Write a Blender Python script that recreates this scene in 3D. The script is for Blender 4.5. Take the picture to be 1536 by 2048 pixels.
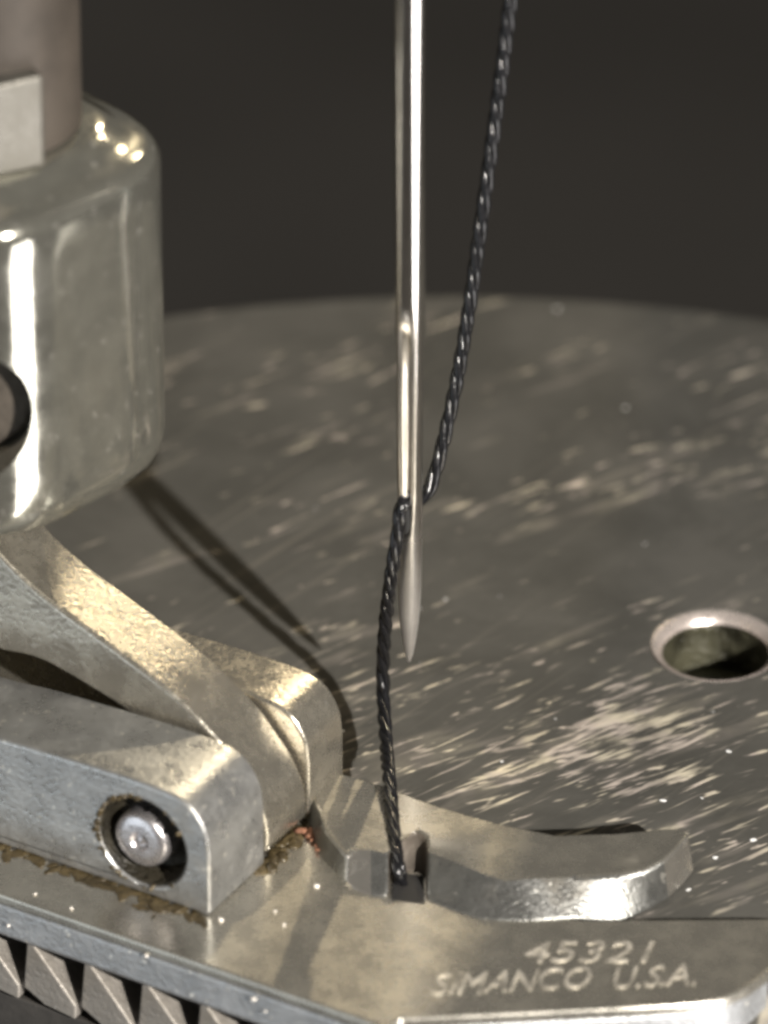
# Macro view of an old sewing machine: needle, thread, hinged presser foot, needle plate.
# 1 Blender unit = 1 cm.  X right, Y away from the camera, Z up.
import bpy, bmesh, math, random
from mathutils import Vector, Matrix

random.seed(7)
R = math.radians
scene = bpy.context.scene
for o in list(bpy.data.objects):
    bpy.data.objects.remove(o, do_unlink=True)
COL = scene.collection

# ------------------------------------------------------------------ camera
ELEV = R(32.0)
DIST = 25.0
LOOK = Vector((-0.077, 0.639, 1.023))
FWD = Vector((0, math.cos(ELEV), -math.sin(ELEV)))
UP = Vector((0, math.sin(ELEV), math.cos(ELEV)))
CAMPOS = LOOK - FWD * DIST
PXW = 1536.0
UPP = 1.0 / 610.0                      # cm per photo pixel at the look-at point
cam = bpy.data.cameras.new("camera")
cam.sensor_fit = 'HORIZONTAL'
cam.sensor_width = 36
cam.angle = 2 * math.atan(PXW * UPP / 2 / DIST)
cam.clip_start = 0.1
cam.clip_end = 500
cam.dof.use_dof = True
cam.dof.focus_distance = DIST + 0.4
cam.dof.aperture_fstop = 0.7
camo = bpy.data.objects.new("camera", cam)
COL.objects.link(camo)
camo.location = CAMPOS
camo.rotation_euler = FWD.to_track_quat('-Z', 'Y').to_euler()
scene.camera = camo
scene.render.resolution_x = 768
scene.render.resolution_y = 1024
scene.cycles.filter_width = 3.0
scene.cycles.sample_clamp_indirect = 4

# ------------------------------------------------------------------ world and lamps
world = bpy.data.worlds.new("World")
scene.world = world
world.use_nodes = True
world.node_tree.nodes["Background"].inputs[0].default_value = (0.110, 0.105, 0.096, 1)
world.node_tree.nodes["Background"].inputs[1].default_value = 1.0


def area_lamp(name, loc, target, sx, sy, power, color, roll=0.0):
    l = bpy.data.lights.new(name, 'AREA')
    l.shape = 'RECTANGLE'
    l.size, l.size_y = sx, sy
    l.energy = power
    l.color = color
    o = bpy.data.objects.new(name, l)
    COL.objects.link(o)
    o.location = loc
    d = Vector(target) - Vector(loc)
    q = d.to_track_quat('-Z', 'Y')
    o.rotation_euler = (q.to_matrix() @ Matrix.Rotation(roll, 3, 'Z')).to_euler()
    return o


def direction(az, el):
    """az degrees to the right of the camera side, el degrees above the horizon"""
    return Vector((math.sin(R(az)) * math.cos(R(el)), -math.cos(R(az)) * math.cos(R(el)), math.sin(R(el))))


# small bench lamp, front right: throws the needle and thread shadows to the back left
area_lamp("lamp_key", direction(29, 27.5) * 32, (0, 0.4, 0.4), 0.5, 0.5, 29000, (1.0, 0.95, 0.88))
# added warm spot, no real source: its cone edge draws the plate's tan boundary
spot = bpy.data.lights.new("fill_warm_spot", 'SPOT')
spot.energy = 10500
spot.color = (1.0, 0.83, 0.56)
spot.spot_size = R(18.4)
spot.spot_blend = 0.01
spot.shadow_soft_size = 0.12
so = bpy.data.objects.new("fill_warm_spot", spot)
COL.objects.link(so)
so.location = Vector((0.22, 0.81, 0.545)) * 30
so.rotation_euler = (Vector((-4.17, 1.76, 0.0)) - so.location).to_track_quat('-Z', 'Y').to_euler()
# added warm fill, high back right: glints on the presser foot's upper faces
area_lamp("fill_warm_back", Vector((0.36, 0.68, 0.64)) * 22, (-0.5, 0.2, 0.3), 1.0, 1.0, 300, (1.0, 0.84, 0.58))
# added cool fill from the front left, for the bluish front faces
area_lamp("fill_cool_left", direction(-60, -8) * 28, (-1, 0, 0.5), 16, 20, 1500, (0.82, 0.92, 1.0))
# strip light added low at front right for the streaks on needle and collar
area_lamp("streak_light_right", direction(45, -32) * 26, (0, 0, 1), 9.0, 18, 5200, (1.0, 0.96, 0.93))

# narrow strip added far right to mirror a second, dimmer band on the collar
area_lamp("streak_light_side", direction(80, -32) * 26, (0, 0, 1), 3.0, 18, 190, (1.0, 0.95, 0.88))

vs = scene.view_settings
vs.view_transform = 'Standard'
vs.look = 'None'
vs.exposure = 0.0
vs.gamma = 1.0
vs.use_curve_mapping = False


# ------------------------------------------------------------------ placing
def G(px, py, z):
    """the point of height z that stands where the survey of the photograph puts it"""
    d = (FWD * DIST + Vector((1, 0, 0)) * ((px - 768) * UPP) + UP * (-(py - 1024) * UPP))
    t = (z - CAMPOS.z) / d.z
    return CAMPOS + d * t


def atY(px, py, y):
    d = (FWD * DIST + Vector((1, 0, 0)) * ((px - 768) * UPP) + UP * (-(py - 1024) * UPP))
    t = (y - CAMPOS.y) / d.y
    return CAMPOS + d * t


# ------------------------------------------------------------------ materials
def nodes_of(name):
    m = bpy.data.materials.new(name)
    m.use_nodes = True
    nt = m.node_tree
    b = nt.nodes["Principled BSDF"]
    return m, nt, b


def N(nt, kind, **kw):
    n = nt.nodes.new(kind)
    for k, v in kw.items():
        setattr(n, k, v)
    return n


def coords(nt, scale=(1, 1, 1), rot=(0, 0, 0), loc=(0, 0, 0), src='Object', pre=None):
    tc = N(nt, 'ShaderNodeTexCoord')
    out = tc.outputs[src]
    if pre is not None:
        m0 = N(nt, 'ShaderNodeMapping')
        m0.inputs['Rotation'].default_value = pre
        nt.links.new(out, m0.inputs['Vector'])
        out = m0.outputs[0]
    mp = N(nt, 'ShaderNodeMapping')
    mp.inputs['Scale'].default_value = scale
    mp.inputs['Rotation'].default_value = rot
    mp.inputs['Location'].default_value = loc
    nt.links.new(out, mp.inputs['Vector'])
    return mp.outputs[0]


def noise(nt, vec, scale, detail=4, rough=0.6, dist=0.0):
    n = N(nt, 'ShaderNodeTexNoise')
    n.inputs['Scale'].default_value = scale
    n.inputs['Detail'].default_value = detail
    n.inputs['Roughness'].default_value = rough
    n.inputs['Distortion'].default_value = dist
    nt.links.new(vec, n.inputs['Vector'])
    return n.outputs['Fac']


def ramp(nt, fac, a, b, lo=0.0, hi=1.0):
    n = N(nt, 'ShaderNodeMapRange')
    n.interpolation_type = 'SMOOTHSTEP'
    n.inputs['From Min'].default_value = a
    n.inputs['From Max'].default_value = b
    n.inputs['To Min'].default_value = lo
    n.inputs['To Max'].default_value = hi
    nt.links.new(fac, n.inputs['Value'])
    return n.outputs[0]


def math_n(nt, op, a, b):
    n = N(nt, 'ShaderNodeMath')
    n.operation = op
    for i, v in enumerate((a, b)):
        if isinstance(v, (int, float)):
            n.inputs[i].default_value = v
        else:
            nt.links.new(v, n.inputs[i])
    return n.outputs[0]


def mixc(nt, fac, a, b):
    n = N(nt, 'ShaderNodeMix')
    n.data_type = 'RGBA'
    if isinstance(fac, (int, float)):
        n.inputs[0].default_value = fac
    else:
        nt.links.new(fac, n.inputs[0])
    for i, v in ((6, a), (7, b)):
        if isinstance(v, tuple):
            n.inputs[i].default_value = (*v, 1)
        else:
            nt.links.new(v, n.inputs[i])
    return n.outputs[2]


def bump(nt, b, height, strength, dist=0.01):
    n = N(nt, 'ShaderNodeBump')
    n.inputs['Strength'].default_value = strength
    n.inputs['Distance'].default_value = dist
    nt.links.new(height, n.inputs['Height'])
    nt.links.new(n.outputs[0], b.inputs['Normal'])


def metal(name, col, grime=(0.07, 0.055, 0.03), rough=(0.18, 0.42), metallic=0.9, grime_at=(0.56, 0.74),
          scale=1.0, bump_s=0.25, speck=0.0, grain=None):
    m, nt, b = nodes_of(name)
    v = coords(nt)
    big = noise(nt, v, 2.2 * scale, 6, 0.62, 0.3)
    mid = noise(nt, v, 9 * scale, 5, 0.65)
    fine = noise(nt, v, 55 * scale, 3, 0.6)
    gm = ramp(nt, big, *grime_at)
    gm2 = math_n(nt, 'MULTIPLY', gm, ramp(nt, mid, 0.35, 0.65, 0.3, 0.9))
    tint = mixc(nt, ramp(nt, mid, 0.35, 0.7), tuple(c * 0.86 for c in col), col)
    c = mixc(nt, gm2, tint, grime)
    if speck > 0:
        sp = ramp(nt, noise(nt, v, 30, 2, 0.5), 0.66, 0.71)
        c = mixc(nt, math_n(nt, 'MULTIPLY', sp, speck), c, (0.82, 0.79, 0.72))
    nt.links.new(c, b.inputs['Base Color'])
    met = ramp(nt, gm2, 0, 1, metallic, 0.15)
    nt.links.new(met, b.inputs['Metallic'])
    rr = ramp(nt, math_n(nt, 'ADD', math_n(nt, 'MULTIPLY', mid, 0.6), math_n(nt, 'MULTIPLY', fine, 0.4)), 0.32, 0.68, *rough)
    rr = math_n(nt, 'ADD', rr, math_n(nt, 'MULTIPLY', gm2, 0.25))
    nt.links.new(rr, b.inputs['Roughness'])
    h = math_n(nt, 'ADD', math_n(nt, 'MULTIPLY', fine, 0.5), math_n(nt, 'MULTIPLY', mid, 0.3))
    if grain is not None:
        gv = coords(nt, scale=grain[0], pre=grain[1])
        h = math_n(nt, 'ADD', h, math_n(nt, 'MULTIPLY', noise(nt, gv, 1.0, 3, 0.6), 0.9))
    bump(nt, b, h, bump_s, 0.012)
    return m


def plain(name, col, rough=0.6, metallic=0.0, var=0.3, scale=8, bump_s=0.3, bd=0.01):
    m, nt, b = nodes_of(name)
    v = coords(nt)
    n1 = noise(nt, v, scale, 5, 0.65)
    c = mixc(nt, ramp(nt, n1, 0.3, 0.7), tuple(x * (1 - var) for x in col), tuple(min(1, x * (1 + var)) for x in col))
    nt.links.new(c, b.inputs['Base Color'])
    b.inputs['Roughness'].default_value = rough
    b.inputs['Metallic'].default_value = metallic
    bump(nt, b, noise(nt, v, scale * 4, 4, 0.6), bump_s, bd)
    return m


def disc_material():
    m, nt, b = nodes_of("scratched_dark_steel")
    v = coords(nt)
    base = noise(nt, v, 1.6, 6, 0.6, 0.4)
    col = mixc(nt, ramp(nt, base, 0.3, 0.72), (0.056, 0.0545, 0.049), (0.086, 0.083, 0.075))
    # where hands and cloth have worn the plate most
    tc = N(nt, 'ShaderNodeTexCoord')
    dist = N(nt, 'ShaderNodeVectorMath')
    dist.operation = 'DISTANCE'
    nt.links.new(tc.outputs['Object'], dist.inputs[0])
    wc = G(1240, 1560, DISC_Z) - DISC_ORIGIN
    dist.inputs[1].default_value = (wc.x, wc.y, 0)
    wear = ramp(nt, dist.outputs['Value'], 0.05, 1.8, 1.0, 0.0)
    patch = noise(nt, v, 1.7, 3, 0.55)
    band = noise(nt, coords(nt, scale=(0.9, 2.2, 1), pre=(0, 0, R(-34)), loc=(1.3, 0.4, 0)), 1.0, 3, 0.6)
    wearmask = math_n(nt, 'ADD', math_n(nt, 'MULTIPLY', wear, 0.088), math_n(nt, 'MULTIPLY', ramp(nt, band, 0.40, 0.68), 0.11))
    total = None
    for (rz, sa, sc, thr, off, amp) in ((R(-34), 3.2, 21, 0.705, (0, 0, 0), 1.0), (R(-30), 6.5, 32, 0.715, (5, 2, 0), 1.0), (R(-38), 2.6, 40, 0.72, (9, 4, 0), 0.9), (R(-27), 4.5, 28, 0.72, (14, 1, 0), 0.8),
                                   (R(-33), 1.3, 8, 0.64, (2, 8, 0), 0.12)):
        gv = coords(nt, scale=(sa, sc, 1), pre=(0, 0, rz), loc=off)
        s = noise(nt, gv, 1.0, 3, 0.5, 0.25)
        s = math_n(nt, 'ADD', s, wearmask)
        s = ramp(nt, s, thr, thr + 0.10, 0.0, amp)
        total = s if total is None else math_n(nt, 'MAXIMUM', total, s)
    total = math_n(nt, 'MULTIPLY', total, ramp(nt, noise(nt, v, 7, 2, 0.5), 0.3, 0.7, 0.35, 1.0))
    # long faint hairlines
    gv = coords(nt, scale=(0.5, 30, 1), pre=(0, 0, R(-50)), loc=(3, 7, 0))
    hair = ramp(nt, noise(nt, gv, 1.0, 2, 0.5), 0.60, 0.75, 0, 0.35)
    # pin-point glints painted into the base colour
    sp = ramp(nt, math_n(nt, 'ADD', noise(nt, v, 17, 1, 0.4), math_n(nt, 'MULTIPLY', wear, 0.05)), 0.80, 0.83)
    tint = mixc(nt, ramp(nt, noise(nt, v, 6, 2, 0.5), 0.4, 0.6), (0.74, 0.67, 0.53), (0.72, 0.63, 0.56))
    c = mixc(nt, hair, col, (0.17, 0.155, 0.13))
    c = mixc(nt, math_n(nt, 'MULTIPLY', total, 0.85), c, tint)  # worn scratches, with their warm glints painted into the colour
    c = mixc(nt, sp, c, (0.85, 0.85, 0.85))
    nt.links.new(c, b.inputs['Base Color'])
    nt.links.new(math_n(nt, 'MULTIPLY', total, 0.35), b.inputs['Metallic'])
    b.inputs['Specular IOR Level'].default_value = 0.0
    nt.links.new(ramp(nt, noise(nt, v, 12, 4, 0.6), 0.3, 0.7, 0.38, 0.6), b.inputs['Roughness'])
    bump(nt, b, math_n(nt, 'ADD', math_n(nt, 'MULTIPLY', total, 0.6), noise(nt, v, 30, 3, 0.6)), 0.25, 0.008)
    return m


M = {}
M['nickel'] = metal("worn_nickel", (0.60, 0.57, 0.52), rough=(0.16, 0.34), speck=0.6)
M['collar'] = metal("polished_nickel_collar", (0.47, 0.46, 0.40), rough=(0.08, 0.18), speck=0.8, bump_s=0.03, grime_at=(0.6, 0.85))
M['plate'] = metal("satin_plate_steel", (0.60, 0.57, 0.50), rough=(0.23, 0.31), bump_s=0.012, grime_at=(0.62, 0.9),
                   grain=((2, 60, 1), (0, 0, R(-62))))
M['edge'] = metal("pitted_edge_steel", (0.42, 0.43, 0.44), rough=(0.3, 0.55), bump_s=0.9, speck=0.9, metallic=0.75)
M['foot_face'] = metal("pitted_foot_steel", (0.50, 0.50, 0.49), rough=(0.22, 0.45), bump_s=0.38, speck=0.7, metallic=0.85)
M['foot'] = metal("foot_steel", (0.56, 0.52, 0.44), rough=(0.16, 0.36), bump_s=0.3, speck=0.4)
M['filed'] = metal("filed_grey_steel", (0.20, 0.20, 0.19), rough=(0.22, 0.45), bump_s=0.55, speck=0.5, scale=1.3, metallic=0.8)
M['pin'] = metal("bright_pin_steel", (0.72, 0.69, 0.70), rough=(0.22, 0.36), bump_s=0.2, speck=0.3, grime_at=(0.7, 0.9))
M['needle'] = metal("needle_steel", (0.86, 0.83, 0.80), rough=(0.14, 0.22), bump_s=0.03, grime_at=(0.85, 0.95), metallic=1.0)
M['bar'] = plain("dull_brown_bar", (0.050, 0.041, 0.033), 0.6, 0.3, 0.25, 3, 0.2)
M['screw'] = plain("screw_steel_notch_shade", (0.10, 0.085, 0.07), 0.5, 0.5, 0.4, 7, 0.4)
M['dark'] = plain("dark_cast_iron", (0.03, 0.027, 0.024), 0.7, 0.0, 0.3, 4, 0.4)
M['tooth'] = metal("brown_tooth_steel", (0.26, 0.24, 0.215), rough=(0.35, 0.6), bump_s=0.8, speck=0.3, metallic=0.5, grime_at=(0.5, 0.7))
M['ink'] = plain("pale_stamped_letters", (0.44, 0.41, 0.355), 0.42, 0.45, 0.5, 16, 0.3)
M['thread'] = plain("black_bonded_thread", (0.007, 0.007, 0.008), 0.19, 0.0, 0.3, 30, 0.25, 0.004)
M['grime'] = plain("oily_brown_grime", (0.060, 0.045, 0.022), 0.3, 0.0, 0.5, 12, 0.7)
M['rust'] = plain("rust_red_lint", (0.20, 0.09, 0.05), 0.8, 0.0, 0.5, 12, 0.7)
M['lint'] = plain("pale_lint", (0.75, 0.70, 0.64), 0.5, 0.0, 0.2, 12, 0.2)
M['back'] = plain("dark_bench", (0.085, 0.078, 0.070), 0.9, 0.0, 0.18, 0.12, 0.1)


# ------------------------------------------------------------------ mesh helpers
def put(name, mesh, mat, base, parent=None, smooth=40, bevel=0.0, seg=3):
    """mesh has world coordinates; base is the point at which its thing stands"""
    mesh.transform(Matrix.Translation(-Vector(base)))
    mesh.name = name
    o = bpy.data.objects.new(name, mesh)
    COL.objects.link(o)
    if mat is not None:
        mesh.materials.clear()
        mesh.materials.append(mat)
    if parent is None:
        o.location = base
    else:
        o.parent = parent
    if smooth:
        mesh.polygons.foreach_set('use_smooth', [True] * len(mesh.polygons))
        mesh.set_sharp_from_angle(angle=R(smooth))
    if bevel > 0:
        bv = o.modifiers.new("edge_rounding", 'BEVEL')
        bv.width = bevel
        bv.segments = seg
        bv.limit_method = 'ANGLE'
        bv.angle_limit = R(40)
        bv.harden_normals = True
    mesh.update()
    return o


def thing(name, label, cat, base, group=None):
    o = bpy.data.objects.new(name, None)
    o.empty_display_size = 0.2
    COL.objects.link(o)
    o.location = base
    return tag(o, label, cat, group)


def tag(o, label=None, cat=None, group=None, kind=None):
    if label: o['label'] = label
    if cat: o['category'] = cat
    if group: o['group'] = group
    if kind: o['kind'] = kind
    return o


def prism(loops, h0, h1, O, ex, ey, ez):
    """flat outline (first loop) with holes (other loops), between heights h0 and h1"""
    bm = bmesh.new()
    edges = []
    for lp in loops:
        vsx = [bm.verts.new((x, y, 0)) for x, y in lp]
        for i in range(len(vsx)):
            edges.append(bm.edges.new((vsx[i], vsx[(i + 1) % len(vsx)])))
    if len(loops) == 1:
        bm.faces.new(list(bm.verts))
    else:
        bmesh.ops.triangle_fill(bm, use_beauty=True, use_dissolve=False, edges=edges, normal=(0, 0, 1))
    top = bmesh.ops.extrude_face_region(bm, geom=list(bm.faces))
    tv = {g for g in top['geom'] if isinstance(g, bmesh.types.BMVert)}
    for v in bm.verts:
        h = h1 if v in tv else h0
        v.co = Vector(O) + ex * v.co.x + ey * v.co.y + ez * h
    bmesh.ops.recalc_face_normals(bm, faces=bm.faces)
    me = bpy.data.meshes.new("m")
    bm.to_mesh(me)
    bm.free()
    return me


def lathe(profile, O, ex, ey, ez, seg=64, cap=True):
    """profile of (radius, height) turned round the axis ez"""
    bm = bmesh.new()
    rings = []
    for r, h in profile:
        ring = []
        for i in range(seg):
            a = 2 * math.pi * i / seg
            ring.append(bm.verts.new(Vector(O) + ex * (r * math.cos(a)) + ey * (r * math.sin(a)) + ez * h))
        rings.append(ring)
    for a, b in zip(rings, rings[1:]):
        for i in range(seg):
            j = (i + 1) % seg
            bm.faces.new((a[i], a[j], b[j], b[i]))
    if cap:
        bm.faces.new(rings[0][::-1])
        bm.faces.new(rings[-1])
    bmesh.ops.recalc_face_normals(bm, faces=bm.faces)
    me = bpy.data.meshes.new("m")
    bm.to_mesh(me)
    bm.free()
    return me


def catmull(pts, n=12):
    out = []
    P = [pts[0] * 2 - pts[1]] + list(pts) + [pts[-1] * 2 - pts[-2]]
    for i in range(1, len(P) - 2):
        p0, p1, p2, p3 = P[i - 1], P[i], P[i + 1], P[i + 2]
        for k in range(n):
            t = k / n
            out.append(0.5 * ((2 * p1) + (p2 - p0) * t + (2 * p0 - 5 * p1 + 4 * p2 - p3) * t * t + (3 * p1 - p0 - 3 * p2 + p3) * t ** 3))
    out.append(P[-2])
    return out


def arc(cx, cy, r, a0, a1, n):
    return [(cx + r * math.cos(R(a0 + (a1 - a0) * i / n)), cy + r * math.sin(R(a0 + (a1 - a0) * i / n))) for i in range(n + 1)]


def smooth2(pts, n=6, closed=False):
    v = [Vector((x, y, 0)) for x, y in pts]
    return [(p.x, p.y) for p in catmull(v, n)]


EX, EY, EZ = Vector((1, 0, 0)), Vector((0, 1, 0)), Vector((0, 0, 1))

# ------------------------------------------------------------------ setting: dark bench far below
bm = bmesh.new()
bmesh.ops.create_grid(bm, x_segments=1, y_segments=1, size=300)
me = bpy.data.meshes.new("m"); bm.to_mesh(me); bm.free()
me.transform(Matrix.Translation((0, 60, -30.0)))
tag(put('bench_surface', me, M['back'], (0, 60, -30.0)), kind='structure')

# ------------------------------------------------------------------ round work plate (D shaped, cut off under the needle plate)
DISC_Z = -0.05
p1, p2, p3 = (G(330, 632, DISC_Z), G(940, 592, DISC_Z), G(1536, 640, DISC_Z))


def circle3(a, b, c):
    d = 2 * (a.x * (b.y - c.y) + b.x * (c.y - a.y) + c.x * (a.y - b.y))
    ux = ((a.x ** 2 + a.y ** 2) * (b.y - c.y) + (b.x ** 2 + b.y ** 2) * (c.y - a.y) + (c.x ** 2 + c.y ** 2) * (a.y - b.y)) / d
    uy = ((a.x ** 2 + a.y ** 2) * (c.x - b.x) + (b.x ** 2 + b.y ** 2) * (a.x - c.x) + (c.x ** 2 + c.y ** 2) * (b.x - a.x)) / d
    return ux, uy, math.hypot(a.x - ux, a.y - uy)


DCX, DCY, DR = circle3(p1, p2, p3)
DISC_ORIGIN = Vector((DCX, DCY, DISC_Z))
M['disc'] = disc_material()
disc = thing('round_work_plate', 'dark scratched round steel plate behind the needle with a countersunk hole', 'plate', DISC_ORIGIN)
ca, cb = G(420, 1830, DISC_Z), G(1000, 1960, DISC_Z)
def rim_hit(p, d):
    f = Vector((p.x - DCX, p.y - DCY, 0)); bq = f.dot(d); cq = f.dot(f) - DR * DR
    h = p + d * (-bq + math.sqrt(bq * bq - cq))
    return h
hl_ = rim_hit(ca, Vector((-1.148, 0.68, 0)).normalized())
hr_ = rim_hit(cb, Vector((1, 0.02, 0)).normalized())
al = math.degrees(math.atan2(hl_.y - DCY, hl_.x - DCX)) % 360
ar = math.degrees(math.atan2(hr_.y - DCY, hr_.x - DCX))
outer = arc(DCX, DCY, DR, ar, al, 128) + [(ca.x, ca.y), (cb.x, cb.y)]
HC = G(1432, 1290, DISC_Z)
HR = 0.225
hole = arc(HC.x, HC.y, HR, 0, 360, 48)[:-1]
put('plate_body', prism([outer, hole], DISC_Z - 0.35, DISC_Z, (0, 0, 0), EX, EY, EZ), M['disc'], DISC_ORIGIN, disc, smooth=30, bevel=0.012, seg=2)
# countersunk ring round the hole
put('countersink_ring', lathe([(HR - 0.001, -0.02), (HR - 0.002, -0.001), (HR - 0.006, -0.002), (HR - 0.034, -0.020), (HR - 0.040, -0.035), (HR - 0.012, -0.05)], (HC.x, HC.y, DISC_Z), EX, EY, EZ, 64, cap=False),
    metal("ring_steel", (0.78, 0.69, 0.64), rough=(0.2, 0.4), bump_s=0.2, metallic=0.75), DISC_ORIGIN, disc)
put('hole_floor', lathe([(HR - 0.036, -0.34), (HR - 0.037, -0.22), (0.12, -0.205), (0.07, -0.21), (0.02, -0.22)], (HC.x, HC.y, DISC_Z), EX, EY, EZ, 32),
    plain("oily_hole_floor", (0.07, 0.068, 0.04), 0.3, 0.3, 0.9, 9, 1.0, 0.06), DISC_ORIGIN, disc)
put('hole_wall', lathe([(HR - 0.039, -0.034), (HR - 0.037, -0.12), (HR - 0.036, -0.34), (HR - 0.003, -0.34)], (HC.x, HC.y, DISC_Z), EX, EY, EZ, 48, cap=False),
    plain("dark_hole_wall", (0.045, 0.043, 0.028), 0.3, 0.2, 0.7, 6, 0.8, 0.03), DISC_ORIGIN, disc)  # hole wall darker than the plate

# ------------------------------------------------------------------ needle plate (text, front edge, raised tongue)
fa = math.atan2(0.68, 1.148)
L = Vector((math.cos(fa), -math.sin(fa), 0))       # length of the presser foot, to the front right
P = Vector((math.sin(fa), math.cos(fa), 0))        # across the presser foot, to the back right
F0 = G(420, 1835, 0.0)


def FW(u, v, z):
    return F0 + L * u + P * v + EZ * z


def g2(px, py, z=0.0):
    p = G(px, py, z)
    return (p.x, p.y)


NP = thing('needle_plate', 'satin tan and grey needle plate stamped with number and maker lettering', 'plate', G(820, 1760, 0))
NPB = Vector(NP.location)
q = [FW(-3.0, -0.235, 0), FW(0.80, -0.235, 0)]
front = [(q[0].x, q[0].y), (q[1].x, q[1].y)]
front += [g2(800, 2037), g2(840, 2036), g2(1240, 2016), g2(1400, 2006), g2(1450, 1996), g2(1500, 1972), g2(1536, 1945), g2(1600, 1880), g2(1640, 1842)]
back = [g2(1536, 1836), g2(1300, 1838), g2(1150, 1838), g2(1040, 1740), g2(900, 1640), g2(640, 1555)]
q = FW(-3.0, 0.9, 0)
back += [(q.x, q.y)]
plate_outline = front + back
put('plate_body', prism([plate_outline], -0.045, 0.0, (0, 0, 0), EX, EY, EZ), M['plate'], NPB, NP, smooth=30, bevel=0.012, seg=3)
# thick pitted front edge below the plate
edge_in = [(x, y) for x, y in plate_outline]
q0, q1 = FW(-3.0, -0.222, 0), FW(0.79, -0.222, 0)
skirt = [(q0.x, q0.y), (q1.x, q1.y), g2(805, 2030), g2(845, 2029), g2(1240, 2010), g2(1395, 2000), g2(1445, 1990), g2(1495, 1966), g2(1590, 1880)]
inner = [g2(1560, 1880), g2(1400, 1930), g2(900, 1960)]
q2, q3 = FW(0.75, -0.06, 0), FW(-3.0, -0.06, 0)
inner += [(q2.x, q2.y), (q3.x, q3.y)]
put('front_edge', prism([skirt + inner], -0.185, -0.046, (0, 0, 0), EX, EY, EZ), M['edge'], NPB, NP, smooth=30, bevel=0.025, seg=3)

# raised tongue with the needle notch
TZ = 0.09
# (base pixel, top pixel) pairs round the outline
TP = [((690, 1765), (694, 1712)), ((708, 1785), (708, 1698)), ((742, 1796), (742, 1700)), ((779, 1797), (779, 1708)),
      ((781, 1752), (781, 1668)), ((798, 1744), (798, 1660)), ((836, 1746), (836, 1662)), ((850, 1754), (850, 1670)),
      ((852, 1804), (852, 1702)), ((905, 1823), (910, 1724)), ((962, 1842), (968, 1748)), ((1010, 1846), (1012, 1762)), ((1060, 1846), (1060, 1758)), ((1150, 1840), (1150, 1755)), ((1240, 1826), (1235, 1750)),
      ((1298, 1801), (1288, 1742)), ((1338, 1776), (1328, 1722)), ((1368, 1748), (1356, 1697)), ((1390, 1720), (1378, 1672)),
      ((1384, 1704), (1368, 1658)), ((1345, 1698), (1338, 1654)), ((1240, 1700), (1238, 1664)), ((1115, 1705), (1112, 1668)), ((1000, 1690), (1000, 1645)), ((880, 1660), (880, 1611)), ((770, 1620), (770, 1570)),
      ((690, 1596), (690, 1546)), ((625, 1590), (640, 1540)), ((600, 1640), (625, 1590)), ((630, 1710), (650, 1660))]
bm = bmesh.new()
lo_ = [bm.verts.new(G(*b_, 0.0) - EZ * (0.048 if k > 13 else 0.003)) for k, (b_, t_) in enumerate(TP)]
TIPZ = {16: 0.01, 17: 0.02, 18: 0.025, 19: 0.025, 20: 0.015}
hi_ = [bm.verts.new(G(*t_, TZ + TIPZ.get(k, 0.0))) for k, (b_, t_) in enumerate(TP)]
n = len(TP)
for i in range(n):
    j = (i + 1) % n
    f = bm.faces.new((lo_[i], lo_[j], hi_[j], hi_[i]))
    f.material_index = 2 if 3 <= i <= 7 else (3 if (16 <= i <= 20 or i <= 1) else 1)  # notch walls darkened to stand for the shade inside
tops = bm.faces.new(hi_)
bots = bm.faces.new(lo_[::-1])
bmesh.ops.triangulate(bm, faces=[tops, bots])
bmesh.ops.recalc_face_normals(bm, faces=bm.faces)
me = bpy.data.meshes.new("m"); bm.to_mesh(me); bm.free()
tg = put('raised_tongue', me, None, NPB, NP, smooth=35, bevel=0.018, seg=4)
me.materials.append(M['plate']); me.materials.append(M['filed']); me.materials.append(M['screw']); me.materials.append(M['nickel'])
tg['label'] = 'raised tongue with rough filed grey front face and needle notch'
# thin black sheet standing for the shade in the hole below the notch
put('needle_hole_shade', prism([[g2(783, 1800), g2(850, 1808), g2(848, 1752), g2(786, 1748)]], 0.0, 0.003, (0, 0, 0), EX, EY, EZ),
    plain("hole_shade_black", (0.012, 0.011, 0.010), 0.9), NPB, NP, smooth=0)


def text_mesh(text):
    cu = bpy.data.curves.new("t", 'FONT')
    cu.body = text
    cu.size = 1.0
    cu.extrude = 0.02
    to = bpy.data.objects.new("t", cu)
    COL.objects.link(to)
    bpy.context.view_layer.update()
    me = bpy.data.meshes.new_from_object(to.evaluated_get(bpy.context.evaluated_depsgraph_get()))
    bpy.data.objects.remove(to, do_unlink=True)
    return me


def stamped(text, left, right, height, shear, name):
    """every stamped character is a piece of its own, slightly out of line as hand stamps are"""
    wid = lambda t: max(v.co.x for v in text_mesh(t).vertices)
    total = wid(text)
    a, b = G(*left, 0.0), G(*right, 0.0)
    d = b - a
    upv = Vector((-d.y, d.x, 0)).normalized()
    for i, ch in enumerate(text):
        if ch == ' ':
            continue
        me = text_mesh(ch)
        off = wid(text[:i + 1]) - max(v.co.x for v in me.vertices)
        wob = random.uniform(-0.006, 0.006)
        sh = shear + random.uniform(-0.08, 0.08)
        for v in me.vertices:
            fx, fy = (v.co.x + off) / total, v.co.y / 0.70
            w = a + d * fx + upv * (fy * height + wob) + d.normalized() * (fy * height * sh)
            v.co = (w.x, w.y, -0.002 + (0.0055 if v.co.z > 0 else 0.0))
        put(name, me, M['ink'], NPB, NP, smooth=0)


stamped('45321', (1040, 1925), (1290, 1922), 0.115, 0.36, 'stamped_digit')
stamped('SIMANCO  U.S.A.', (858, 1989), (1390, 1968), 0.115, 0.36, 'stamped_letter')

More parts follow.
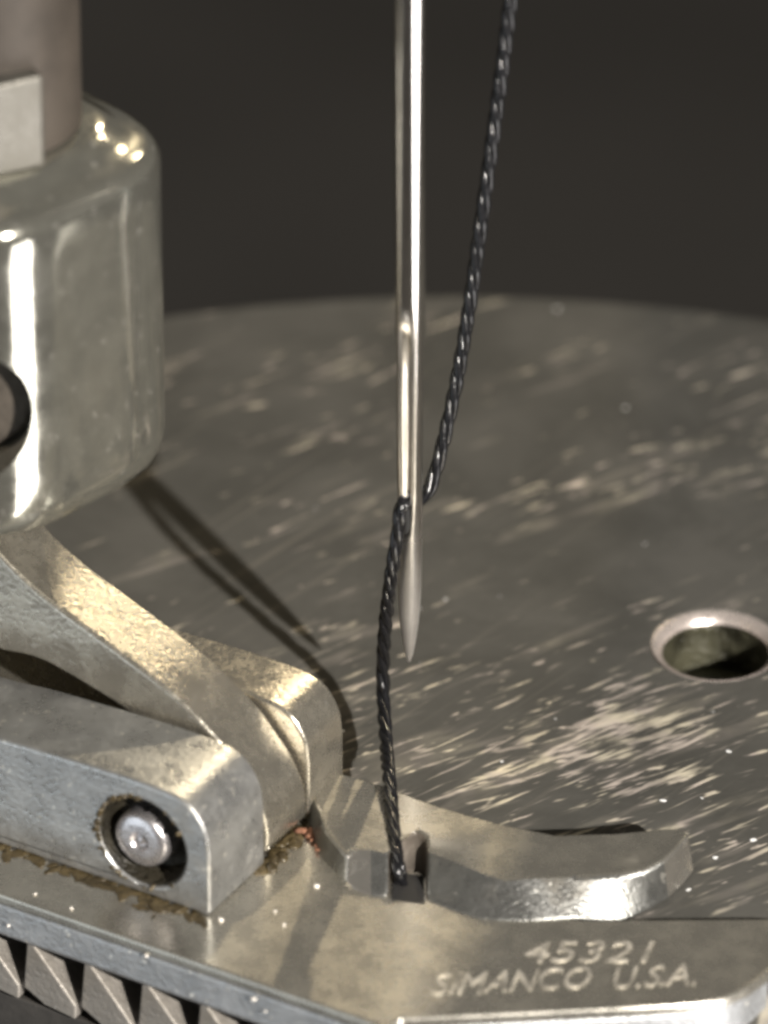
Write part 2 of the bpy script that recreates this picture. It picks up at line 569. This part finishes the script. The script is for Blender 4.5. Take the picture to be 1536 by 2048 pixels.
# ------------------------------------------------------------------ presser foot: two cheeks, pin
FOOT = thing('hinged_presser', 'worn steel presser foot with two cheeks and a cross pin on the needle plate', 'presser foot', FW(-0.4, 0.4, 0))
FB = Vector(FOOT.location)
HU, HZ, HRAD = -0.258, 0.205, 0.168
cheek = [(-3.0, 0.004), (-0.01, 0.004), (0.0, 0.012), (0.0, 0.24)] + smooth2([(0.0, 0.24), (-0.015, 0.33), (-0.075, 0.41), (-0.18, 0.437), (-0.4, 0.440), (-0.8, 0.425), (-1.2, 0.40), (-3.0, 0.38)], 6)[1:]
hl = arc(HU, HZ, HRAD, 0, 360, 40)[:-1]
c1 = put('front_cheek', prism([cheek, hl], 0.0, 0.345, F0, L, EZ, P), M['foot_face'], FB, FOOT, smooth=30, bevel=0.045, seg=5)
c2 = put('rear_cheek', prism([cheek], 0.625, 0.85, F0, L, EZ, P), M['foot'], FB, FOOT, smooth=30, bevel=0.03, seg=4)
sole = [(-3.0, 0.0), (-0.03, 0.0), (-0.03, 0.05), (-3.0, 0.05)]
# floor of the counterbore and the pin in it
put('pin_socket', lathe([(0.170, 0.012), (0.163, 0.014), (0.158, 0.06), (0.145, 0.11), (0.13, 0.12), (0.02, 0.13)], FW(HU, 0, HZ), L, EZ, P, 40, cap=False), plain('oily_socket', (0.03, 0.026, 0.018), 0.35, 0.2, 0.6, 9, 0.8, 0.02), FB, FOOT)
pin = put('hinge_pin', lathe([(0.104, 0.20), (0.102, 0.05), (0.098, 0.034), (0.088, 0.026), (0.06, 0.024), (0.036, 0.024), (0.030, 0.034), (0.022, 0.038), (0.010, 0.030), (0.003, 0.028)],
                             FW(HU - 0.025, 0, HZ - 0.02), L, EZ, P, 40), M['pin'], FB, FOOT)
pin['label'] = 'bright round pin with a dimple in its end'

# hinged arm that rises from between the cheeks to the clamp above
ARM = [(-0.005, 0.03), (0.0, 0.11), (-0.02, 0.20), (-0.06, 0.275), (-0.12, 0.35), (-0.194, 0.425), (-0.366, 0.545), (-0.632, 0.665), (-0.80, 0.735), (-0.90, 0.785), (-1.0, 0.85), (-1.12, 0.95), (-1.2, 1.05), (-1.22, 1.16), (-1.22, 1.30)]
arm_low = [(-1.65, 1.30), (-1.65, 0.9), (-1.5, 0.66), (-1.25, 0.52), (-1.05, 0.49), (-0.85, 0.50), (-0.5, 0.40), (-0.3, 0.30), (-0.2, 0.03)]
arm_outline = smooth2(ARM, 5) + smooth2(arm_low, 5)
arm = put('foot_arm', prism([arm_outline], 0.362, 0.612, F0, L, EZ, P), M['foot'], FB, FOOT, smooth=30, bevel=0.022, seg=4)

# ------------------------------------------------------------------ clamp collar on the presser bar
AX = FW(-1.24, 0.5, 0) + EX * 0.10
CZ0, CZ1, CR = 1.09, 2.29, 0.56
COLLAR = thing('clamp_collar', 'polished nickel clamp collar with set screw above the presser foot', 'collar', AX + EZ * CZ0)
CB = Vector(COLLAR.location)
prof = [(0.05, CZ0), (CR - 0.13, CZ0), (CR - 0.07, CZ0 + 0.018), (CR - 0.03, CZ0 + 0.05), (CR - 0.008, CZ0 + 0.095), (CR, CZ0 + 0.15)]
prof += [(CR, CZ0 + 0.15 + (CZ1 - CZ0 - 0.21) * i / 10) for i in range(1, 11)]
prof += [(CR - 0.006, CZ1 - 0.04), (CR - 0.022, CZ1 - 0.012), (CR - 0.05, CZ1 + 0.004), (CR - 0.085, CZ1 + 0.014), (CR - 0.13, CZ1 + 0.035), (CR - 0.17, CZ1 + 0.062), (CR - 0.21, CZ1 + 0.075), (0.05, CZ1 + 0.08)]
bm = bmesh.new()
rings = []
SN = 3.1
for r, h in prof:
    rg = []
    for i in range(160):
        a = 2 * math.pi * i / 160
        ca_, sa_ = abs(math.cos(a - R(46))), abs(math.sin(a - R(46)))
        k = (ca_ ** SN + sa_ ** SN) ** (-1 / SN) / (math.sqrt(2) * 2 ** (-1 / SN))
        if h < CZ0 + 0.001 and r < 0.1: k = 1
        rg.append(bm.verts.new(AX + Vector((r * k * math.cos(a), r * k * math.sin(a), h))))
    rings.append(rg)
for ra, rb in zip(rings, rings[1:]):
    for i in range(160):
        j = (i + 1) % 160
        bm.faces.new((ra[i], ra[j], rb[j], rb[i]))
bm.faces.new(rings[0][::-1]); bm.faces.new(rings[-1])
bmesh.ops.recalc_face_normals(bm, faces=bm.faces)
me = bpy.data.meshes.new("m"); bm.to_mesh(me); bm.free()
body = put('collar_body', me, M['collar'], CB, COLLAR, smooth=40)
# bore for the set screw
SC = AX + EZ * 1.60
sdir = Vector((-0.20, -1, 0)).normalized()
sx = Vector((1, -0.20, 0)).normalized()
cut = put('bore_cutter', lathe([(0.245, 0.3), (0.245, 0.46), (0.262, 0.50), (0.262, 0.8)], SC, sx, EZ, sdir, 48), None, CB)
bo = body.modifiers.new("bore", 'BOOLEAN')
bo.operation = 'DIFFERENCE'
bo.solver = 'EXACT'
bo.object = cut
bpy.context.view_layer.update()
dg = bpy.context.evaluated_depsgraph_get()
nm = bpy.data.meshes.new_from_object(body.evaluated_get(dg))
body.modifiers.clear()
body.data = nm
nm.polygons.foreach_set('use_smooth', [True] * len(nm.polygons))
nm.set_sharp_from_angle(angle=R(40))
nm.materials.clear(); nm.materials.append(M['collar'])
bpy.data.objects.remove(cut, do_unlink=True)
ss = put('set_screw', lathe([(0.24, 0.29), (0.24, 0.36), (0.22, 0.38), (0.05, 0.382)], SC, sx, EZ, sdir, 48), M['screw'], CB, COLLAR)

# presser bar above the collar, square nut on the collar's shoulder
BAR = put('presser_bar', lathe([(0.29, CZ1 + 0.08), (0.30, CZ1 + 0.09), (0.30, 3.5), (0.30, 6.5), (0.29, 6.52)], AX + P * 0.02, EX, EY, EZ, 64), M['bar'], AX + EZ * (CZ1 + 0.08))
tag(BAR, 'dull brown vertical presser bar rising out of the clamp collar', 'bar')
nb = atY(8, 300, AX.y - 0.26)
nz = CZ1 + 0.076
sq = [(-0.12, -0.08), (0.11, -0.08), (0.11, 0.10), (-0.12, 0.10)]
me = prism([sq], nz, nz + 0.33, Vector((nb.x - 0.0, AX.y - 0.26, 0)), Vector((math.cos(R(25)), math.sin(R(25)), 0)), Vector((-math.sin(R(25)), math.cos(R(25)), 0)), EZ)
NUT = put('square_nut', me, metal("pale_nut_steel", (0.15, 0.143, 0.125), rough=(0.35, 0.55), bump_s=0.4, metallic=0.7), Vector((nb.x, AX.y - 0.26, nz)), None, smooth=30, bevel=0.015)
tag(NUT, 'pale square nut standing on the shoulder of the clamp collar', 'nut')

# ------------------------------------------------------------------ needle
NY0, NLEAN = 0.93, -0.12          # needle set behind the notch and leaned to place its shadow


def needle_pt(py):
    y = NY0
    for _ in range(12):
        z = atY(819, py, y).z
        y = NY0 + NLEAN * z
    return z


def needle_y(z):
    return NY0 + NLEAN * z


NX = atY(819, 1000, 0.8).x
z_tip, z_eye0, z_eye1 = needle_pt(1322), needle_pt(1062), needle_pt(985)
z_scarf0, z_scarf1 = needle_pt(720), needle_pt(655)
z_top = needle_pt(-260)
rr = 0.046
SEG = 40
# front/back centre lines; the long groove runs down the camera side left of centre
levels = []


def ring(z, rx, ry, cx=0.0, cy=0.0, groove=0.0, gaz=-112, gw=30):
    pts = []
    for i in range(SEG):
        a = 360.0 * i / SEG
        d = (a - gaz + 180) % 360 - 180
        k = 1.0
        if groove > 0 and abs(d) < gw:
            k = 1 - groove * (0.5 + 0.5 * math.cos(math.pi * d / gw))
        pts.append(Vector((NX + cx + rx * k * math.cos(R(a)), needle_y(z) + cy + ry * k * math.sin(R(a)), z)))
    return pts


NR = [ring(z_tip, 0.004, 0.004)]
for t, r_ in ((0.05, 0.013), (0.15, 0.022), (0.3, 0.032), (0.5, 0.039), (0.8, 0.042), (1.0, 0.042)):
    NR.append(ring(z_tip + (z_eye0 - z_tip) * t, r_, r_ * 1.05))
NR.append(ring(z_eye0 + 0.02, 0.042, 0.044, 0.0, 0, 0.30))
NR.append(ring((z_eye0 + z_eye1) / 2, 0.042, 0.044, 0.003, 0, 0.62))
NR.append(ring(z_eye1, 0.042, 0.044, 0.002, 0, 0.42))
for t in (0.1, 0.4, 0.7, 0.95):
    NR.append(ring(z_eye1 + (z_scarf0 - z_eye1) * t, 0.042 + 0.002 * t, 0.045, 0, 0, 0.58, -110, 46))
NR.append(ring(z_scarf1 - 0.03, 0.046, 0.046, 0, 0, 0.52, -110, 46))
NR.append(ring(z_scarf1 + 0.02, 0.048, 0.048, 0, 0, 0.06, -110, 40))
NR.append(ring(z_scarf1 + 0.12, 0.0485, 0.0485))
for t in (0.3, 0.6, 0.9):
    NR.append(ring(z_scarf1 + (z_top - z_scarf1) * t, 0.049, 0.049))
NR.append(ring(z_top, 0.049, 0.049))
NR.append(ring(z_top + 0.1, 0.095, 0.095))
NR.append(ring(z_top + 1.6, 0.095, 0.095))
bm = bmesh.new()
vr = [[bm.verts.new(p) for p in rg] for rg in NR]
for a, b in zip(vr, vr[1:]):
    for i in range(SEG):
        j = (i + 1) % SEG
        bm.faces.new((a[i], a[j], b[j], b[i]))
bm.faces.new(vr[0][::-1]); bm.faces.new(vr[-1])
me = bpy.data.meshes.new("m"); bm.to_mesh(me); bm.free()
NBASE = Vector((NX, needle_y(z_tip), z_tip))
NEEDLE = thing('sewing_needle', 'bright polished sewing needle hanging point down above the needle plate', 'needle', NBASE)
put('needle_blade', me, M['needle'], NBASE, NEEDLE, smooth=60)
nt_ = M['needle'].node_tree
sep = nt_.nodes.new('ShaderNodeSeparateXYZ')
tc_ = nt_.nodes.new('ShaderNodeTexCoord')
nt_.links.new(tc_.outputs['Object'], sep.inputs[0])
# the ground point is satin, the blade above it polished
nt_.links.new(ramp(nt_, sep.outputs['Z'], 0.12, 0.8, 0.52, 0.15), nt_.nodes["Principled BSDF"].inputs['Roughness'])
z_e = (z_eye0 + z_eye1) / 2
bm = bmesh.new()
bmesh.ops.create_uvsphere(bm, u_segments=20, v_segments=12, radius=1.0)
me = bpy.data.meshes.new("m"); bm.to_mesh(me); bm.free()
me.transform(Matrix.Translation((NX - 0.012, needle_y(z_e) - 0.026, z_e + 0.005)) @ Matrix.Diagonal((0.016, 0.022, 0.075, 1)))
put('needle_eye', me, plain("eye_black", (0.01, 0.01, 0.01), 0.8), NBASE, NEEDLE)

# ------------------------------------------------------------------ twisted thread: through the eye and down the notch
yb = needle_y(z_e)
tp = [atY(1042, -160, yb + 0.35), atY(1024, -20, yb + 0.34), atY(1008, 110, yb + 0.32), atY(988, 260, yb + 0.29), atY(966, 420, yb + 0.25), atY(944, 580, yb + 0.21),
      atY(918, 740, yb + 0.16), atY(890, 870, yb + 0.11), atY(864, 965, yb + 0.07), atY(840, 1000, yb + 0.03), atY(815, 1003, yb - 0.01), atY(803, 1012, yb - 0.05),
      atY(796, 1065, yb - 0.06), atY(783, 1150, yb - 0.05), atY(770, 1260, 0.86), atY(766, 1370, 0.92), atY(772, 1480, 0.695), atY(778, 1550, 0.435), atY(784, 1620, 0.26), atY(790, 1690, 0.08),
      atY(797, 1735, -0.015), atY(803, 1765, -0.02), atY(806, 1790, -0.02)]
path = catmull(tp, 40)
# resample evenly
cum = [0.0]
for a, b in zip(path, path[1:]):
    cum.append(cum[-1] + (b - a).length)
step = 0.011
samples, tang = [], []
i = 0
s = 0.0
while s < cum[-1]:
    while cum[i + 1] < s:
        i += 1
    t = (s - cum[i]) / max(1e-9, cum[i + 1] - cum[i])
    samples.append(path[i].lerp(path[i + 1], t))
    s += step
THB = Vector((samples[-1].x, samples[-1].y, samples[-1].z))
THREAD = thing('sewing_thread', 'twisted shiny black thread passing through the needle eye into the notch', 'thread', THB)
NS = 3
PITCH = 0.25
SR, OFF = 0.0130, 0.0116
frames = []
ref = Vector((0, 1, 0))
for k in range(len(samples)):
    a = samples[max(0, k - 1)]; b = samples[min(len(samples) - 1, k + 1)]
    T = (b - a).normalized()
    ref = (ref - T * ref.dot(T)).normalized()
    frames.append((T, ref.copy(), T.cross(ref)))
for st in range(NS):
    bm = bmesh.new()
    prev = None
    for k, (p, (T, n1, n2)) in enumerate(zip(samples, frames)):
        ph = -2 * math.pi * k * step / PITCH + 2 * math.pi * st / NS + 0.45 * math.sin(k * 0.07) + 0.3 * math.sin(k * 0.023 + 1)
        od = n1 * math.cos(ph) + n2 * math.sin(ph)
        c = p + od * OFF
        tw = (T + (-n1 * math.sin(ph) + n2 * math.cos(ph)) * (-2 * math.pi * OFF / PITCH)).normalized()
        e1 = (od - tw * od.dot(tw)).normalized()
        e2 = tw.cross(e1)
        fz = 1 + 0.06 * math.sin(k * 0.9 + st) + 0.05 * math.sin(k * 2.3)
        rg = [bm.verts.new(c + (e1 * math.cos(2 * math.pi * j / 10) + e2 * math.sin(2 * math.pi * j / 10) * 1.1) * SR * fz) for j in range(10)]
        if prev:
            for j in range(10):
                jj = (j + 1) % 10
                bm.faces.new((prev[j], prev[jj], rg[jj], rg[j]))
        prev = rg
    bmesh.ops.recalc_face_normals(bm, faces=bm.faces)
    me = bpy.data.meshes.new("m"); bm.to_mesh(me); bm.free()
    put('strand', me, M['thread'], THB, THREAD, smooth=80)

# ------------------------------------------------------------------ toothed feed rack below the plate edge
RV = -0.20
RZ = -0.175
RACK = thing('feed_rack', 'dark brown toothed rack under the front edge of the needle plate', 'rack', FW(-0.4, RV + 0.1, RZ - 0.6))
RB = Vector(RACK.location)
put('rack_bar', prism([[(-2.0, -0.75), (1.0, -0.75), (1.0, -0.27), (-2.0, -0.27)]], RV + 0.02, RV + 0.30, F0 + EZ * RZ, L, EZ, P), M['dark'], RB, RACK, smooth=30, bevel=0.01)
base_t = None
p = G(150, 1936, RZ)
u0 = (Vector((p.x, p.y, 0)) - Vector((F0.x, F0.y, 0))).dot(L)
for k in range(-2, 6):
    u = u0 + k * 0.223
    if base_t is None:
        tri = [(0.0, 0.012), (0.185, -0.205), (0.18, -0.26), (0.06, -0.245), (-0.022, -0.20), (-0.012, -0.10)]
        me = prism([tri], 0, 0.22, (0, 0, 0), L, EZ, P)
        base_t = put('tooth', me, M['tooth'], (0, 0, 0), RACK, smooth=30, bevel=0.008, seg=2)
        o = base_t
    else:
        o = base_t.copy()
        COL.objects.link(o)
        o.parent = RACK
    w = FW(u, RV + 0.0, RZ)
    o.location = w - RB
    o.rotation_euler = (0, 0, R(random.uniform(-1.5, 1.5)))

# ------------------------------------------------------------------ grime and lint
random.seed(21)
def blobs(spots, name, mat, label, cat, sub=1):
    bm = bmesh.new()
    for p, s in spots:
        r = bmesh.ops.create_icosphere(bm, subdivisions=sub, radius=1.0)
        q = Matrix.Rotation(random.uniform(0, 6.28), 4, 'Z')
        mt = Matrix.Translation(p) @ q @ Matrix.Diagonal((*s, 1))
        for v in r['verts']:
            k = 1 + random.uniform(-0.3, 0.3)
            v.co = mt @ (v.co * k)
    me = bpy.data.meshes.new("m"); bm.to_mesh(me); bm.free()
    base = spots[0][0]
    o = put(name, me, mat, base, None, smooth=80)
    return tag(o, label, cat, kind='stuff')


sp = []
for k in range(90):
    u = random.uniform(-1.0, 0.02)
    v = -abs(random.gauss(0.0, 0.012 + 0.02 * max(0, 1 - abs(u + 0.15) / 0.25))) - 0.002
    s_ = random.uniform(0.006, 0.020)
    sp.append((FW(u, v, 0.002), (s_ * 2.2, s_, s_ * random.uniform(0.08, 0.2))))
for k in range(70):
    u = random.uniform(-0.02, 0.03)
    v = random.uniform(0.30, 0.85)
    s_ = random.uniform(0.008, 0.022)
    sp.append((FW(u, v, 0.002), (s_ * 1.4, s_, s_ * 0.5)))
for k in range(60):
    a = R(random.gauss(150, 65))
    r_ = HRAD + abs(random.gauss(0, 0.006))
    s_ = random.uniform(0.004, 0.011)
    sp.append((FW(HU + r_ * math.cos(a), -0.001, HZ + r_ * math.sin(a)), (s_ * 1.2, s_ * 0.35, s_)))
blobs(sp, 'oily_grime', M['grime'], 'brown oily grime packed along the foot of the presser foot', 'grime', 2)
sp = []
for k in range(60):
    p = G(random.gauss(655, 18), random.gauss(1672, 14), 0.01)
    s_ = random.uniform(0.006, 0.018)
    sp.append((p, (s_ * 1.6, s_, s_ * 0.7)))
blobs(sp, 'rusty_lint', M['rust'], 'reddish brown lint caught between presser foot and tongue', 'lint', 2)
sp = []
for k in range(11):
    if k < 4:
        p = G(random.uniform(420, 720), random.uniform(1690, 1860), 0.004)
        if (p - F0).dot(P) < 0.9 and (p - F0).dot(L) < 0.03:
            p = FW(random.uniform(0.03, 0.3), random.uniform(-0.1, 0.3), 0.004)
    elif k < 6:
        p = FW(random.uniform(-0.75, -0.1), random.uniform(-0.2, -0.05), 0.004)
    else:
        p = FW(random.uniform(-0.75, 0.5), -0.238, random.uniform(-0.14, -0.04))
    s_ = random.uniform(0.004, 0.009)
    sp.append((p, (s_ * 1.5, s_, s_ * 0.7)))
blobs(sp, 'lint_specks', M['lint'], 'tiny pale lint specks scattered on the needle plate', 'lint', 1)
